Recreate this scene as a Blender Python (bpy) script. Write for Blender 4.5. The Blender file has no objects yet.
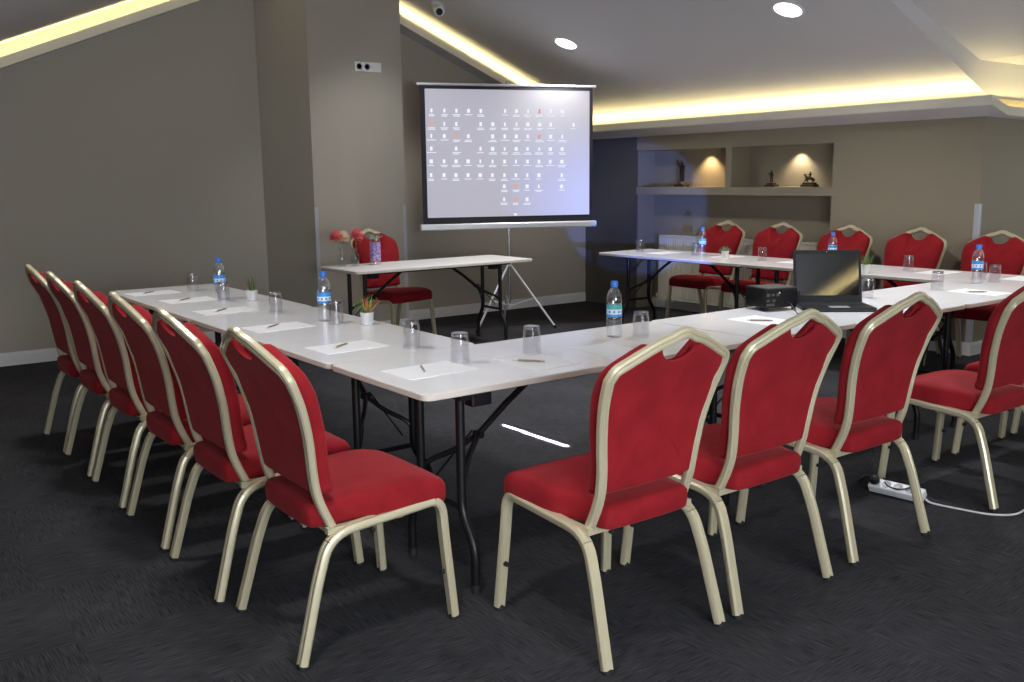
import bpy, math, random
from mathutils import Vector, Matrix
random.seed(7)
PI = math.pi
sc = bpy.context.scene
COL = sc.collection

# ---------------------------------------------------------------- camera
YAW, PITCH, ROLL = 0.64106, 0.169352, -0.0113733
cy_, sy_ = math.cos(YAW), math.sin(YAW); cp_, sp_ = math.cos(PITCH), math.sin(PITCH)
fw = Vector((sy_*cp_, cy_*cp_, -sp_)); rt = Vector((cy_, -sy_, 0)); up = rt.cross(fw)
cr_, sr_ = math.cos(ROLL), math.sin(ROLL)
r2 = rt*cr_ + up*sr_; u2 = up*cr_ - rt*sr_
cam_d = bpy.data.cameras.new('camera'); cam = bpy.data.objects.new('camera', cam_d); COL.objects.link(cam)
M = Matrix((r2, u2, -fw)).transposed().to_4x4(); M.translation = Vector((-1.5696, -2.5840, 1.4328))
cam.matrix_world = M
cam_d.sensor_width = 36; cam_d.lens = 948.77/1024*36; cam_d.clip_start = .05
sc.camera = cam

# ---------------------------------------------------------------- view, world, lights
sc.view_settings.view_transform = 'Standard'
sc.view_settings.look = 'None'
sc.view_settings.gamma = 1.0
sc.view_settings.use_curve_mapping = False
sc.view_settings.exposure = 0.16
w = bpy.data.worlds.new('world'); sc.world = w; w.use_nodes = True
w.node_tree.nodes['Background'].inputs[0].default_value = (.5, .6, .8, 1)
w.node_tree.nodes['Background'].inputs[1].default_value = .05

def aim(o, d):
    o.rotation_euler = Vector(d).to_track_quat('-Z', 'Y').to_euler()
def lamp(name, kind, loc, d, power, color, **k):
    l = bpy.data.lights.new(name, kind); l.energy = power; l.color = color
    for a, b in k.items(): setattr(l, a, b)
    o = bpy.data.objects.new(name, l); COL.objects.link(o); o.location = loc; aim(o, d); return o

RX, RZ, SR = 2.265, 3.50, .412                    # ridge x, ceiling height at the ridge, slope
def zc(x, z0=RZ): return z0 - SR*abs(x-RX)
DOWN = [(4.297, 4.392), (4.379, 1.98), (4.35, -.4), (4.35, -2.7), (-.4, 3.2), (-.4, 1.2), (-.6, -.6), (-.4, -3.2)]
for y, pw_ in ((.9, 230), (2.9, 230), (4.2, 60)):  # added fill spots without fixtures, brightening centre floor, tables and column
    lamp('downlight_and_fill', 'SPOT', (2.75, y, zc(2.75)-.05), (0, .05 if y < 4 else .35, -1), pw_, (.97, .98, 1),
         spot_size=math.radians(82), spot_blend=.8, shadow_soft_size=.12)
for i, (x, y) in enumerate(DOWN):
    lamp('downlight_and_fill', 'SPOT', (x, y, zc(x)-.05), (0, 0, -1), 95 if x > 0 else 55, (1, .97, .94),
         spot_size=math.radians(140), spot_blend=.9, shadow_soft_size=.09)
# daylight: dormer window on the right, windows in the wall behind the camera
lamp('daylight_dormer', 'AREA', (6.85, -.1, 1.3), (-1, 0, -.12), 6, (.86, .93, 1), shape='RECTANGLE', size=2.0, size_y=.8)
lamp('daylight_rear', 'AREA', (-.6, -4.38, 1.35), (.1, 1, -.05), 205, (.84, .92, 1), shape='RECTANGLE', size=3.0, size_y=1.1)
# sun through the narrow gap of a roof-window blind: the bright stripe on the carpet
sl = lamp('sun_gap', 'AREA', (3.60, 1.50, zc(3.6)-.03), (-1.963, .02, -zc(3.6)+.03), 16, (1, .98, .95), shape='RECTANGLE', size=.58, size_y=.016, spread=.006)
# projector beam that runs past the right edge of its screen
lamp('projector_beam', 'SPOT', (2.56, .70, .83), (math.cos(math.radians(52.8)), math.sin(math.radians(52.8)), .05), 650, (.13, .24, 1),
     spot_size=math.radians(16.5), spot_blend=.25, shadow_soft_size=.012)
# niche spots
lamp('niche_spot', 'SPOT', (5.98, 4.17, 1.70), (.08, 0, -1), 15, (1, .68, .34), spot_size=math.radians(104), spot_blend=.7, shadow_soft_size=.012)
lamp('niche_spot', 'SPOT', (5.98, 3.06, 1.70), (.08, 0, -1), 12, (1, .83, .58), spot_size=math.radians(104), spot_blend=.7, shadow_soft_size=.012)

# ---------------------------------------------------------------- materials
def mat(name, color, rough=.6, metal=0, emit=None, est=0, spec=.5, sheen=0, coat=0, bump=0, bscale=200):
    m = bpy.data.materials.new(name); m.use_nodes = True
    nt = m.node_tree; b = nt.nodes['Principled BSDF']
    b.inputs['Base Color'].default_value = (*color, 1); b.inputs['Roughness'].default_value = rough
    b.inputs['Metallic'].default_value = metal; b.inputs['Specular IOR Level'].default_value = spec
    if sheen: b.inputs['Sheen Weight'].default_value = sheen*.6; b.inputs['Sheen Tint'].default_value = (1, .25, .25, 1); b.inputs['Sheen Roughness'].default_value = .4
    if coat: b.inputs['Coat Weight'].default_value = coat; b.inputs['Coat Roughness'].default_value = .08
    if emit: b.inputs['Emission Color'].default_value = (*emit, 1); b.inputs['Emission Strength'].default_value = est
    if bump:
        tc = nt.nodes.new('ShaderNodeTexCoord'); n = nt.nodes.new('ShaderNodeTexNoise'); n.inputs['Scale'].default_value = bscale
        bp = nt.nodes.new('ShaderNodeBump'); bp.inputs['Strength'].default_value = bump; bp.inputs['Distance'].default_value = .002
        nt.links.new(tc.outputs['Object'], n.inputs['Vector']); nt.links.new(n.outputs['Fac'], bp.inputs['Height'])
        nt.links.new(bp.outputs['Normal'], b.inputs['Normal'])
    return m
def noise_color(m, c1, c2, scale, detail=4):
    nt = m.node_tree; b = nt.nodes['Principled BSDF']
    tc = nt.nodes.new('ShaderNodeTexCoord'); n = nt.nodes.new('ShaderNodeTexNoise')
    n.inputs['Scale'].default_value = scale; n.inputs['Detail'].default_value = detail
    r = nt.nodes.new('ShaderNodeValToRGB'); r.color_ramp.elements[0].position = .3; r.color_ramp.elements[1].position = .7
    r.color_ramp.elements[0].color = (*c1, 1); r.color_ramp.elements[1].color = (*c2, 1)
    nt.links.new(tc.outputs['Object'], n.inputs['Vector']); nt.links.new(n.outputs['Fac'], r.inputs['Fac'])
    nt.links.new(r.outputs['Color'], b.inputs['Base Color']); return m

WALL = mat('wall paint', (.385, .35, .292), .75, bump=.15, bscale=350)
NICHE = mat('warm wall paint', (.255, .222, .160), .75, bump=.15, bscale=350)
DARKPIER = mat('dark wall paint', (.085, .078, .066), .55)
CEIL = mat('ceiling paint', (.60, .59, .60), .85)
LIP = mat('cove lip paint', (.66, .64, .56), .7)
WHITE = mat('white gloss paint', (.74, .74, .74), .4)
RED = noise_color(mat('red velour', (.3, .01, .015), .85, sheen=.35, spec=.2, bump=.25, bscale=900), (.20, .006, .010), (.28, .010, .016), 9)
REDBACK = noise_color(mat('red back cloth', (.3, .01, .015), .9, sheen=.15, spec=.15, bump=.2, bscale=900), (.28, .007, .012), (.35, .010, .017), 6)
GOLD = mat('champagne lacquered metal', (.545, .48, .325), .34, metal=.25, spec=.5, coat=.25)
BLACKM = mat('black powder coated steel', (.007, .006, .007), .42, spec=.4)
BLACKP = mat('black plastic', (.008, .008, .009), .5, spec=.35)
RUBBER = mat('black rubber', (.012, .012, .012), .7)
LAMI = noise_color(mat('white laminate', (.74, .73, .74), .2, spec=.5), (.80, .81, .84), (.85, .86, .89), 5)
EDGE = mat('beige table edging', (.62, .56, .50), .45)
PAPER = mat('white paper', (.92, .93, .96), .5)
CHROME = mat('chrome', (.75, .76, .78), .22, metal=1)
ALU = mat('white aluminium', (.72, .73, .77), .35, metal=.3)
PLW = mat('white plastic', (.72, .72, .72), .4)
GREYP = mat('grey plastic', (.35, .35, .36), .4)
CAPB = mat('blue cap plastic', (.03, .17, .62), .35)
LBLB = mat('blue label', (.05, .30, .72), .4)
LBLW = mat('white label', (.75, .82, .88), .4)
LBLG = mat('teal label', (.10, .45, .42), .4)
BRONZE = mat('dark bronze', (.06, .04, .025), .35, metal=.7)
BASEW = mat('dark wood base', (.03, .016, .01), .4)
SOIL = mat('soil', (.03, .02, .012), .9)
LEAFG = mat('green leaf', (.10, .24, .05), .5)
LEAFP = mat('pale blue green leaf', (.22, .42, .30), .5)
LEAFY = mat('yellow green leaf', (.40, .42, .06), .5)
LEAFR = mat('reddish leaf', (.50, .15, .07), .5)
LEAFD = mat('brown green leaf', (.12, .10, .04), .5)
PINK = mat('pink petals', (.80, .19, .20), .6)
CREAM = mat('cream petals', (.88, .74, .52), .6)
PENC = mat('kraft pen barrel', (.30, .25, .19), .5)
RADW = mat('radiator enamel', (.62, .59, .50), .4)
GUARD = mat('corner guard plastic', (.44, .44, .50), .4)
CORD = mat('white cord', (.60, .58, .58), .5)
SCRBLK = mat('black screen border', (.010, .010, .018), .7)

def glassy(name, tint, gl=.06, fac=.04):
    m = bpy.data.materials.new(name); m.use_nodes = True; nt = m.node_tree; nt.nodes.clear()
    o = nt.nodes.new('ShaderNodeOutputMaterial'); pw = nt.nodes.new('ShaderNodeMath'); pw.operation = 'POWER'; pw.inputs[1].default_value = 3.0; t = nt.nodes.new('ShaderNodeBsdfTransparent'); t.inputs[0].default_value = (*tint, 1)
    g = nt.nodes.new('ShaderNodeBsdfGlossy'); g.inputs['Color'].default_value = (1, 1, 1, 1); g.inputs['Roughness'].default_value = gl
    lw = nt.nodes.new('ShaderNodeLayerWeight'); lw.inputs['Blend'].default_value = .5
    mr = nt.nodes.new('ShaderNodeMapRange'); mr.inputs['To Min'].default_value = fac; mr.inputs['To Max'].default_value = .6
    mx = nt.nodes.new('ShaderNodeMixShader')
    nt.links.new(lw.outputs['Facing'], pw.inputs[0]); nt.links.new(pw.outputs[0], mr.inputs['Value']); nt.links.new(mr.outputs['Result'], mx.inputs[0])
    nt.links.new(t.outputs[0], mx.inputs[1]); nt.links.new(g.outputs[0], mx.inputs[2]); nt.links.new(mx.outputs[0], o.inputs[0]); return m
GLASS = glassy('clear glass', (.93, .93, .94))
GLASSB = glassy('thick glass base', (.62, .62, .64), .15, .3)
PET = glassy('clear bottle plastic', (.92, .93, .96), .12, .14)

def emis(name, c, s):
    return mat(name, (0, 0, 0), .8, emit=c, est=s, spec=0)
LED = emis('warm led strip', (1, .82, .38), 21)
LITE = emis('downlight diffuser', (1, .95, .95), 6)
SKYP = emis('daylight behind blind', (.8, .9, 1), .35)

# carpet tiles: charcoal loop carpet, fine ribs turning by a quarter from tile to tile
def carpet():
    m = mat('charcoal carpet tiles', (.02, .02, .022), .95, spec=.15); nt = m.node_tree; b = nt.nodes['Principled BSDF']
    N = nt.nodes.new; L = nt.links.new
    tc = N('ShaderNodeTexCoord'); ch = N('ShaderNodeTexChecker'); ch.inputs['Scale'].default_value = 2.0
    w1 = N('ShaderNodeTexNoise'); w2 = N('ShaderNodeTexNoise')
    for wv, s in ((w1, (12, 330, 1)), (w2, (330, 12, 1))):
        mp = N('ShaderNodeMapping'); mp.inputs['Scale'].default_value = s
        L(tc.outputs['Object'], mp.inputs['Vector']); L(mp.outputs[0], wv.inputs['Vector'])
        wv.inputs['Scale'].default_value = 1; wv.inputs['Detail'].default_value = 3
    mx = N('ShaderNodeMix'); L(tc.outputs['Object'], ch.inputs['Vector'])
    L(ch.outputs['Fac'], mx.inputs['Factor']); L(w1.outputs['Fac'], mx.inputs['A']); L(w2.outputs['Fac'], mx.inputs['B'])
    big = N('ShaderNodeTexNoise'); big.inputs['Scale'].default_value = 2.2; L(tc.outputs['Object'], big.inputs['Vector'])
    ad = N('ShaderNodeMath'); ad.operation = 'MULTIPLY_ADD'; ad.inputs[1].default_value = .25; L(big.outputs['Fac'], ad.inputs[0]); L(mx.outputs['Result'], ad.inputs[2])
    r = N('ShaderNodeValToRGB'); e = r.color_ramp.elements; e[0].position = .46; e[1].position = .80
    e[0].color = (.014, .014, .016, 1); e[1].color = (.056, .055, .062, 1)
    L(ad.outputs[0], r.inputs['Fac']); L(r.outputs['Color'], b.inputs['Base Color'])
    bp = N('ShaderNodeBump'); bp.inputs['Strength'].default_value = .5; bp.inputs['Distance'].default_value = .004
    L(mx.outputs['Result'], bp.inputs['Height']); L(bp.outputs['Normal'], b.inputs['Normal']); return m
CARPET = carpet()

# ---------------------------------------------------------------- mesh builder
class MB:
    def __init__(s): s.v = []; s.f = []; s.m = []; s.mi = 0
    def add(s, vs, fs):
        n = len(s.v); s.v += [tuple(p) for p in vs]; s.f += [tuple(i+n for i in f) for f in fs]; s.m += [s.mi]*len(fs); return s
    def box(s, c, d, rz=0, rx=0, ry=0):
        R = Matrix.Rotation(rz, 3, 'Z') @ Matrix.Rotation(ry, 3, 'Y') @ Matrix.Rotation(rx, 3, 'X')
        vs = [Vector(c) + R @ Vector((x*d[0]/2, y*d[1]/2, z*d[2]/2)) for x in (-1, 1) for y in (-1, 1) for z in (-1, 1)]
        return s.add(vs, [(0, 1, 3, 2), (4, 6, 7, 5), (0, 4, 5, 1), (2, 3, 7, 6), (0, 2, 6, 4), (1, 5, 7, 3)])
    def box2(s, a, b):
        return s.box([(a[i]+b[i])/2 for i in range(3)], [abs(a[i]-b[i]) for i in range(3)])
    def prism(s, poly, z0, z1, f=lambda x, y, z: (x, y, z)):
        n = len(poly)
        vs = [f(x, y, z0) for x, y in poly] + [f(x, y, z1) for x, y in poly]
        return s.add(vs, [tuple(range(n))[::-1], tuple(range(n, 2*n))] + [(i, (i+1) % n, n+(i+1) % n, n+i) for i in range(n)])
    def rings(s, rs, cap=True, closed=False):
        n = len(rs[0]); vs = [p for r in rs for p in r]; fs = []
        K = len(rs)
        for k in range(K if closed else K-1):
            a = k*n; b = ((k+1) % K)*n
            for i in range(n): j = (i+1) % n; fs.append((a+i, a+j, b+j, b+i))
        if cap and not closed: fs += [tuple(range(n))[::-1], tuple(range((K-1)*n, K*n))]
        return s.add(vs, fs)
    def sweep(s, path, prof, ref=(1, 0, 0), closed=False, cap=True):
        P = [Vector(p) for p in path]; ref = Vector(ref).normalized(); rs = []; K = len(P)
        for i, p in enumerate(P):
            if closed: t = P[(i+1) % K]-P[i-1]
            else: t = P[min(i+1, K-1)]-P[max(i-1, 0)]
            t.normalize(); a = ref - t*ref.dot(t)
            if a.length < 1e-4: a = t.orthogonal()
            a.normalize(); b = t.cross(a)
            rs.append([p + a*u + b*v for u, v in prof])
        return s.rings(rs, cap, closed)
    def tube(s, path, r, n=10, closed=False, ref=(.123, .2, .97)):
        return s.sweep(path, [(r*math.cos(2*PI*i/n), r*math.sin(2*PI*i/n)) for i in range(n)], ref, closed)
    def cyl(s, a, b, r, n=16, r2=None):
        a, b = Vector(a), Vector(b); t = (b-a).normalized(); u = t.orthogonal().normalized(); v = t.cross(u)
        rr = [r, r if r2 is None else r2]
        return s.rings([[p + (u*math.cos(2*PI*i/n)+v*math.sin(2*PI*i/n))*q for i in range(n)] for p, q in ((a, rr[0]), (b, rr[1]))])
    def lathe(s, prof, n=20, o=(0, 0, 0), cap=True):
        return s.rings([[(o[0]+r*math.cos(2*PI*i/n), o[1]+r*math.sin(2*PI*i/n), o[2]+z) for i in range(n)] for r, z in prof], cap)
    def ball(s, c, r, n=12, k=8, sc3=(1, 1, 1)):
        return s.rings([[(c[0]+sc3[0]*r*math.sin(PI*j/k)*math.cos(2*PI*i/n), c[1]+sc3[1]*r*math.sin(PI*j/k)*math.sin(2*PI*i/n), c[2]-sc3[2]*r*math.cos(PI*j/k)) for i in range(n)]
                        for j in [.05]+list(range(1, k))+[k-.05]])
    def leaf(s, o, d, L, wd, droop=0, seg=5, thick=.0012):
        d = Vector(d).normalized(); side = d.cross(Vector((0, 0, 1)));
        if side.length < .05: side = Vector((1, 0, 0))
        side.normalize(); nrm = side.cross(d); rs = []
        for i in range(seg+1):
            t = i/seg; c = Vector(o) + d*L*t - Vector((0, 0, 1))*droop*t*t; ww = max(wd*(1-t)**.7, .0004)
            rs.append([c+side*ww, c+nrm*thick, c-side*ww, c-nrm*thick])
        return s.rings(rs)
    def build(s, name, mats, parent=None, smooth=True, ang=35):
        me = bpy.data.meshes.new(name); me.from_pydata(s.v, [], s.f); me.validate()
        if not isinstance(mats, (list, tuple)): mats = [mats]
        for m in mats: me.materials.append(m)
        if len(mats) > 1 and len(me.polygons) == len(s.m): me.polygons.foreach_set('material_index', s.m)
        import bmesh
        bm = bmesh.new(); bm.from_mesh(me); bmesh.ops.recalc_face_normals(bm, faces=bm.faces); bm.to_mesh(me); bm.free()
        if smooth:
            me.polygons.foreach_set('use_smooth', [True]*len(me.polygons)); me.set_sharp_from_angle(angle=math.radians(ang))
        o = bpy.data.objects.new(name, me); COL.objects.link(o)
        if parent: o.parent = parent
        return o

def bevel(o, w_, n=2):
    m = o.modifiers.new('bevel', 'BEVEL'); m.width = w_; m.segments = n; m.limit_method = 'ANGLE'; return o
def tag(o, label, cat, group=None):
    o['label'] = label; o['category'] = cat
    if group: o['group'] = group
    return o
def thing(name, label, cat, loc=(0, 0, 0), rz=0, group=None):
    o = bpy.data.objects.new(name, None); COL.objects.link(o); o.location = loc; o.rotation_euler = (0, 0, rz)
    o.empty_display_size = .1
    return tag(o, label, cat, group)
def struct(o): o['kind'] = 'structure'; return o
def dup(root, loc, rz, label, group=None, rot=None):
    def cp(o, p):
        c = o.copy(); COL.objects.link(c); c.parent = p
        for ch in o.children: cp(ch, c)
        return c
    r = cp(root, None); r.location = loc; r.rotation_euler = rot or (0, 0, rz); r['label'] = label
    if group: r['group'] = group
    return r
def fillet(pts, rad, n=5):
    P = [Vector(p) for p in pts]; out = [P[0]]
    for i in range(1, len(P)-1):
        a, b, c = P[i-1], P[i], P[i+1]; r_ = rad[i-1] if isinstance(rad, (list, tuple)) else rad
        d1 = (a-b); d2 = (c-b); l1 = min(r_, d1.length*.48); l2 = min(r_, d2.length*.48)
        p, q = b+d1.normalized()*l1, b+d2.normalized()*l2
        for k in range(n+1):
            t = k/n; out.append(p*(1-t)**2 + b*2*t*(1-t) + q*t*t)
    return out + [P[-1]]
def cr(pts, n=6, closed=False):                     # Catmull-Rom
    P = [Vector(p) for p in pts]; K = len(P); out = []
    for i in range(K if closed else K-1):
        if closed: a, b, c, d = P[i-1], P[i], P[(i+1) % K], P[(i+2) % K]
        else: a, b, c, d = P[max(i-1, 0)], P[i], P[i+1], P[min(i+2, K-1)]
        for k in range(n):
            t = k/n; out.append(.5*((2*b)+(c-a)*t+(2*a-5*b+4*c-d)*t*t+(3*b-a-3*c+d)*t**3))
    if not closed: out.append(P[-1])
    return out

# ---------------------------------------------------------------- room shell
XR, YG = 5.80, 5.83            # right knee wall, gable wall
XL, YB = -3.2, -4.5            # left knee wall, wall behind the camera
SOF = .20                       # soffit ledge lies this far under the ceiling slope
def zs(x): return zc(x, RZ-SOF+.02)
struct(MB().box2((XL-.1, YB-.1, -.1), (7.2, YG+.1, 0)).build('floor', CARPET, smooth=False))
def gable(name, y0, y1, m):
    poly = [(XL-.1, 0), (7.1, 0), (7.1, 2.45), (6.2, 2.45), (XR, zc(XR)+.03), (RX, RZ+.05), (XL-.1, zc(XL)+.03)]
    return struct(MB().prism(poly, y0, y1, lambda x, y, z: (x, z, y)).build(name, m, smooth=False))
gable('wall_back', YG, YG+.1, WALL); gable('wall_front', YB-.1, YB, WALL)
struct(MB().box2((XL-.1, YB, 0), (XL, YG, zc(XL)+.1)).build('wall_left', WALL, smooth=False))
# column against the gable wall
struct(MB().prism([(2.16, 5.35), (3.10, 5.35), (3.10, YG+.02), (1.876, YG+.02)], 0, 3.7).build('wall_column', WALL, smooth=False))
# ceiling: two slopes, the right one cut open for the dormer between y=-1.5 and y=1.5
YD = 1.25
def zd(x): return 2.61-.33*(x-4.69) if x < 5.70 else 2.277
c = MB()
def quad(a, b, cc, d, t=.04):
    vs = [a, b, cc, d]; c.add(vs+[(p[0], p[1], p[2]+t) for p in vs], [(0, 1, 2, 3), (7, 6, 5, 4), (0, 4, 5, 1), (1, 5, 6, 2), (2, 6, 7, 3), (3, 7, 4, 0)])
quad((XL-.1, YB, zc(XL-.1)), (RX, YB, RZ), (RX, YG, RZ), (XL-.1, YG, zc(XL-.1)))
XM = 3.36
quad((RX, YB, RZ), (XM, YB, zc(XM)), (XM, YG, zc(XM)), (RX, YG, RZ))
for y0, y1 in ((YD, YG), (YB, -YD)):
    quad((XM, y0, zc(XM)), (XR+.3, y0, zc(XR+.3)), (XR+.3, y1, zc(XR+.3)), (XM, y1, zc(XM)))
quad((XM, -YD, zc(XM)), (5.70, -YD, 2.277), (5.70, YD, 2.277), (XM, YD, zc(XM)))
quad((5.70, -YD, 2.277), (7.1, -YD, 2.277), (7.1, YD, 2.277), (5.70, YD, 2.277))
struct(c.build('ceiling', CEIL, smooth=False))
ck = MB()
for y0, y1 in ((YD-.03, YD+.02), (-YD-.02, -YD+.03)):
    ck.prism([(XM, zc(XM)-.002), (XM, zc(XM)+.01), (5.70, 2.30), (7.1, 2.30), (7.1, 1.9), (6.1, 1.9), (6.1, zc(6.1)-.002)], y0, y1, lambda x, y, z: (x, z, y))
struct(ck.build('trim_1', CEIL, smooth=False))
# right knee wall with pier, recess, shelf and niches
YN0, YN1 = 2.53, 4.99; XN = 6.07; TOP = 2.0
AL = 1.20                                            # edge of the dormer alcove
rw = MB()
rw.box2((XR, AL, 0), (XN+.15, YN0, TOP))              # pier between niche and dormer
rw.box2((XN, YN0, 0), (XN+.15, YN1, TOP))             # back of the recess
rw.box2((XR+.02, YN1, 0), (XN+.15, YG, TOP))
rw.box2((XR, YN0, 1.715), (XN, YN1, TOP))             # header
rw.box2((XR, YN0, 1.25), (XN, YN1, 1.329))            # shelf
rw.box2((XR, 3.675, 1.329), (XN, 3.751, 1.715))       # divider
rw.box2((XN+.15, AL, 0), (7.1, AL+.12, TOP))              # alcove cheek walls
rw.box2((XR, -AL-.12, 0), (7.1, -AL, TOP)); rw.box2((XR, YB, 0), (XR+.1, -AL, TOP))
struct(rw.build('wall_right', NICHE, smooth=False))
struct(MB().box2((XR, YN1, 0), (XR+.02, YG, TOP)).build('wall_pier', DARKPIER, smooth=False))
# alcove end wall with window
ew = MB(); ew.box2((6.95, -1.4, 0), (7.05, 1.4, .85)); ew.box2((6.95, -1.4, 1.72), (7.05, 1.4, 2.45)); ew.box2((6.95, -1.4, .85), (7.05, -1.0, 1.72)); ew.box2((6.95, 1.0, .85), (7.05, 1.4, 1.72))
struct(ew.build('wall_dormer', WALL, smooth=False))
wn = struct(MB().box2((7.0, -1.0, .85), (7.02, 1.0, 1.72)).build('window_1', SKYP, smooth=False))
wf = MB()
for y in (-1, 0, 1): wf.box2((6.93, y-.03, .85), (6.99, y+.03, 1.72))
for z in (.85, 1.72): wf.box2((6.93, -1, z-.03), (6.99, 1, z+.03))
wf.build('window_frame', WHITE, wn, smooth=False)
wn = struct(MB().box2((-2.1, YB+.005, .8), (.9, YB+.02, 1.9)).build('window_2', SKYP, smooth=False))
wf = MB()
for x in (-2.1, -.6, .9): wf.box2((x-.04, YB+.005, .76), (x+.04, YB+.07, 1.94))
for z in (.8, 1.9): wf.box2((-2.1, YB+.005, z-.04), (.9, YB+.07, z+.04))
wf.build('window_frame', WHITE, wn, smooth=False)

# cove ledges: sloped soffit board, upright lip, led strip behind it
def ledge_gable(yw, s):                                # s: -1 ledge grows towards -y
    yl = yw + s*.21
    b = MB(); l = MB(); e = MB()
    for xa, xb in ((XL, RX), (RX, XR)):
        za, zb = zs(xa), zs(xb)
        def slab(o, ya, yb, d0, d1, x0=xa, x1=xb):
            z0, z1 = zs(x0), zs(x1)
            vs = [(x0, ya, z0+d0), (x1, ya, z1+d0), (x1, yb, z1+d0), (x0, yb, z0+d0), (x0, ya, z0+d1), (x1, ya, z1+d1), (x1, yb, z1+d1), (x0, yb, z0+d1)]
            o.add(vs, [(0, 1, 2, 3), (7, 6, 5, 4), (0, 4, 5, 1), (1, 5, 6, 2), (2, 6, 7, 3), (3, 7, 4, 0)])
        slab(b, yw, yl-s*.015, 0, .02); slab(l, yl-s*.018, yl, -.002, .075)
        slab(e, yl-s*.11, yl-s*.065, .025, .034, xa+(.3 if xa < 0 else 0), xb-.05)
    return b, l, e
n_ = 2
for yw, s in ((YG, -1), (YB, 1)):
    b, l, e = ledge_gable(yw, s)
    for o, m in ((b, CEIL), (l, LIP), (e, LED)):
        struct(o.build('trim_%d' % n_, m, smooth=False)); n_ += 1
# right side ledge following the knee wall and turning into the alcove
XLp = 5.55; YLp = 1.03
def zl(x): return zs(x) - .03*(XR-x)/(XR-XLp)      # the knee-wall ledge is a little flatter than the roof
zw = zs(XR)
b = MB(); l = MB(); e = MB()
def sl4(o, P, d0, d1):
    vs = [(x, y, z+d0) for x, y, z in P] + [(x, y, z+d1) for x, y, z in P]
    o.add(vs, [(0, 1, 2, 3), (7, 6, 5, 4), (0, 4, 5, 1), (1, 5, 6, 2), (2, 6, 7, 3), (3, 7, 4, 0)])
for sg in (1, -1):
    yA = (YG-.2) if sg > 0 else (YB+.2)
    yL = YLp*sg; yW = AL*sg
    sl4(b, [(XLp+.018, yA, zl(XLp)-.0075), (XR, yA, zw), (XR, yL+.018*sg, zw), (XLp+.018, yL+.018*sg, zl(XLp)-.0075)], 0, .02)
    sl4(l, [(XLp, yA, zl(XLp)), (XLp+.018, yA, zl(XLp)), (XLp+.018, yL, zl(XLp)), (XLp, yL, zl(XLp))], -.002, .064)
    sl4(l, [(XLp+.018, yL, zl(XLp)-.0074), (XR, yL, zw), (XR, yL+.018*sg, zw), (XLp+.018, yL+.018*sg, zl(XLp)-.0074)], -.002, .064)
    sl4(l, [(XR, yL, zw), (6.95, yL, zw-.02), (6.95, yL+.018*sg, zw-.02), (XR, yL+.018*sg, zw)], -.002, .064)
    sl4(b, [(XR, yL+.018*sg, zw), (6.95, yL+.018*sg, zw-.02), (6.95, yW+.1*sg, zw-.02), (XR, yW+.1*sg, zw)], 0, .02)
    sl4(e, [(XLp+.065, yA, zl(XLp)-.02), (XLp+.11, yA, zl(XLp)-.03), (XLp+.11, yL+.08*sg, zl(XLp)-.03), (XLp+.065, yL+.08*sg, zl(XLp)-.02)], .027, .036)
    sl4(e, [(XR, yL+.07*sg, zw), (6.9, yL+.07*sg, zw-.02), (6.9, yL+.11*sg, zw-.02), (XR, yL+.11*sg, zw)], .025, .034)
for o, m in ((b, CEIL), (l, LIP), (e, LED)):
    struct(o.build('trim_%d' % n_, m, smooth=False)); n_ += 1

# skirting boards
def skirt(name, a, b_, nx, ny):
    o = MB(); dx, dy = nx, ny
    for t, z0, z1 in ((.016, 0, .085), (.011, .085, .105)):
        o.add([(a[0], a[1], z0), (b_[0], b_[1], z0), (b_[0]+dx*t, b_[1]+dy*t, z0), (a[0]+dx*t, a[1]+dy*t, z0),
               (a[0], a[1], z1), (b_[0], b_[1], z1), (b_[0]+dx*t, b_[1]+dy*t, z1), (a[0]+dx*t, a[1]+dy*t, z1)],
              [(0, 1, 2, 3), (7, 6, 5, 4), (0, 4, 5, 1), (1, 5, 6, 2), (2, 6, 7, 3), (3, 7, 4, 0)])
    return struct(o.build(name, WHITE, smooth=False))
skirt('baseboard_back', (XL, YG), (1.87, YG), 0, -1); skirt('baseboard_back', (3.11, YG), (XR-.01, YG), 0, -1)
skirt('baseboard_column', (2.17, 5.35), (3.10, 5.35), 0, -1)
skirt('baseboard_left', (XL, YB), (XL, YG), 1, 0)
skirt('baseboard_right', (XR, AL), (XR, YN0), -1, 0); skirt('baseboard_dormer', (XR-.016, AL), (6.95, AL), 0, -1)
skirt('baseboard_niche', (XN, YN0), (XN, YN1), -1, 0)
# corner guards
def guard(x, y, sx, sy, label):
    o = MB(); o.box2((x, y, .0), (x+sx*.032, y-sy*.003, 1.2)); o.box2((x-sx*.003, y-sy*.003, 0), (x, y+sy*.032, 1.2))
    return struct(o.build('trim_%d' % n_, GUARD, smooth=False))
guard(2.16, 5.35, 1, 1, ''); n_ += 1
guard(3.10, 5.35, -1, 1, ''); n_ += 1
o = MB(); o.box2((XR-.004, AL, .1), (XR, AL+.035, 1.2)); o.box2((XR-.004, AL-.004, .1), (XR+.035, AL, 1.2)); struct(o.build('trim_%d' % n_, GUARD, smooth=False)); n_ += 1

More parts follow.
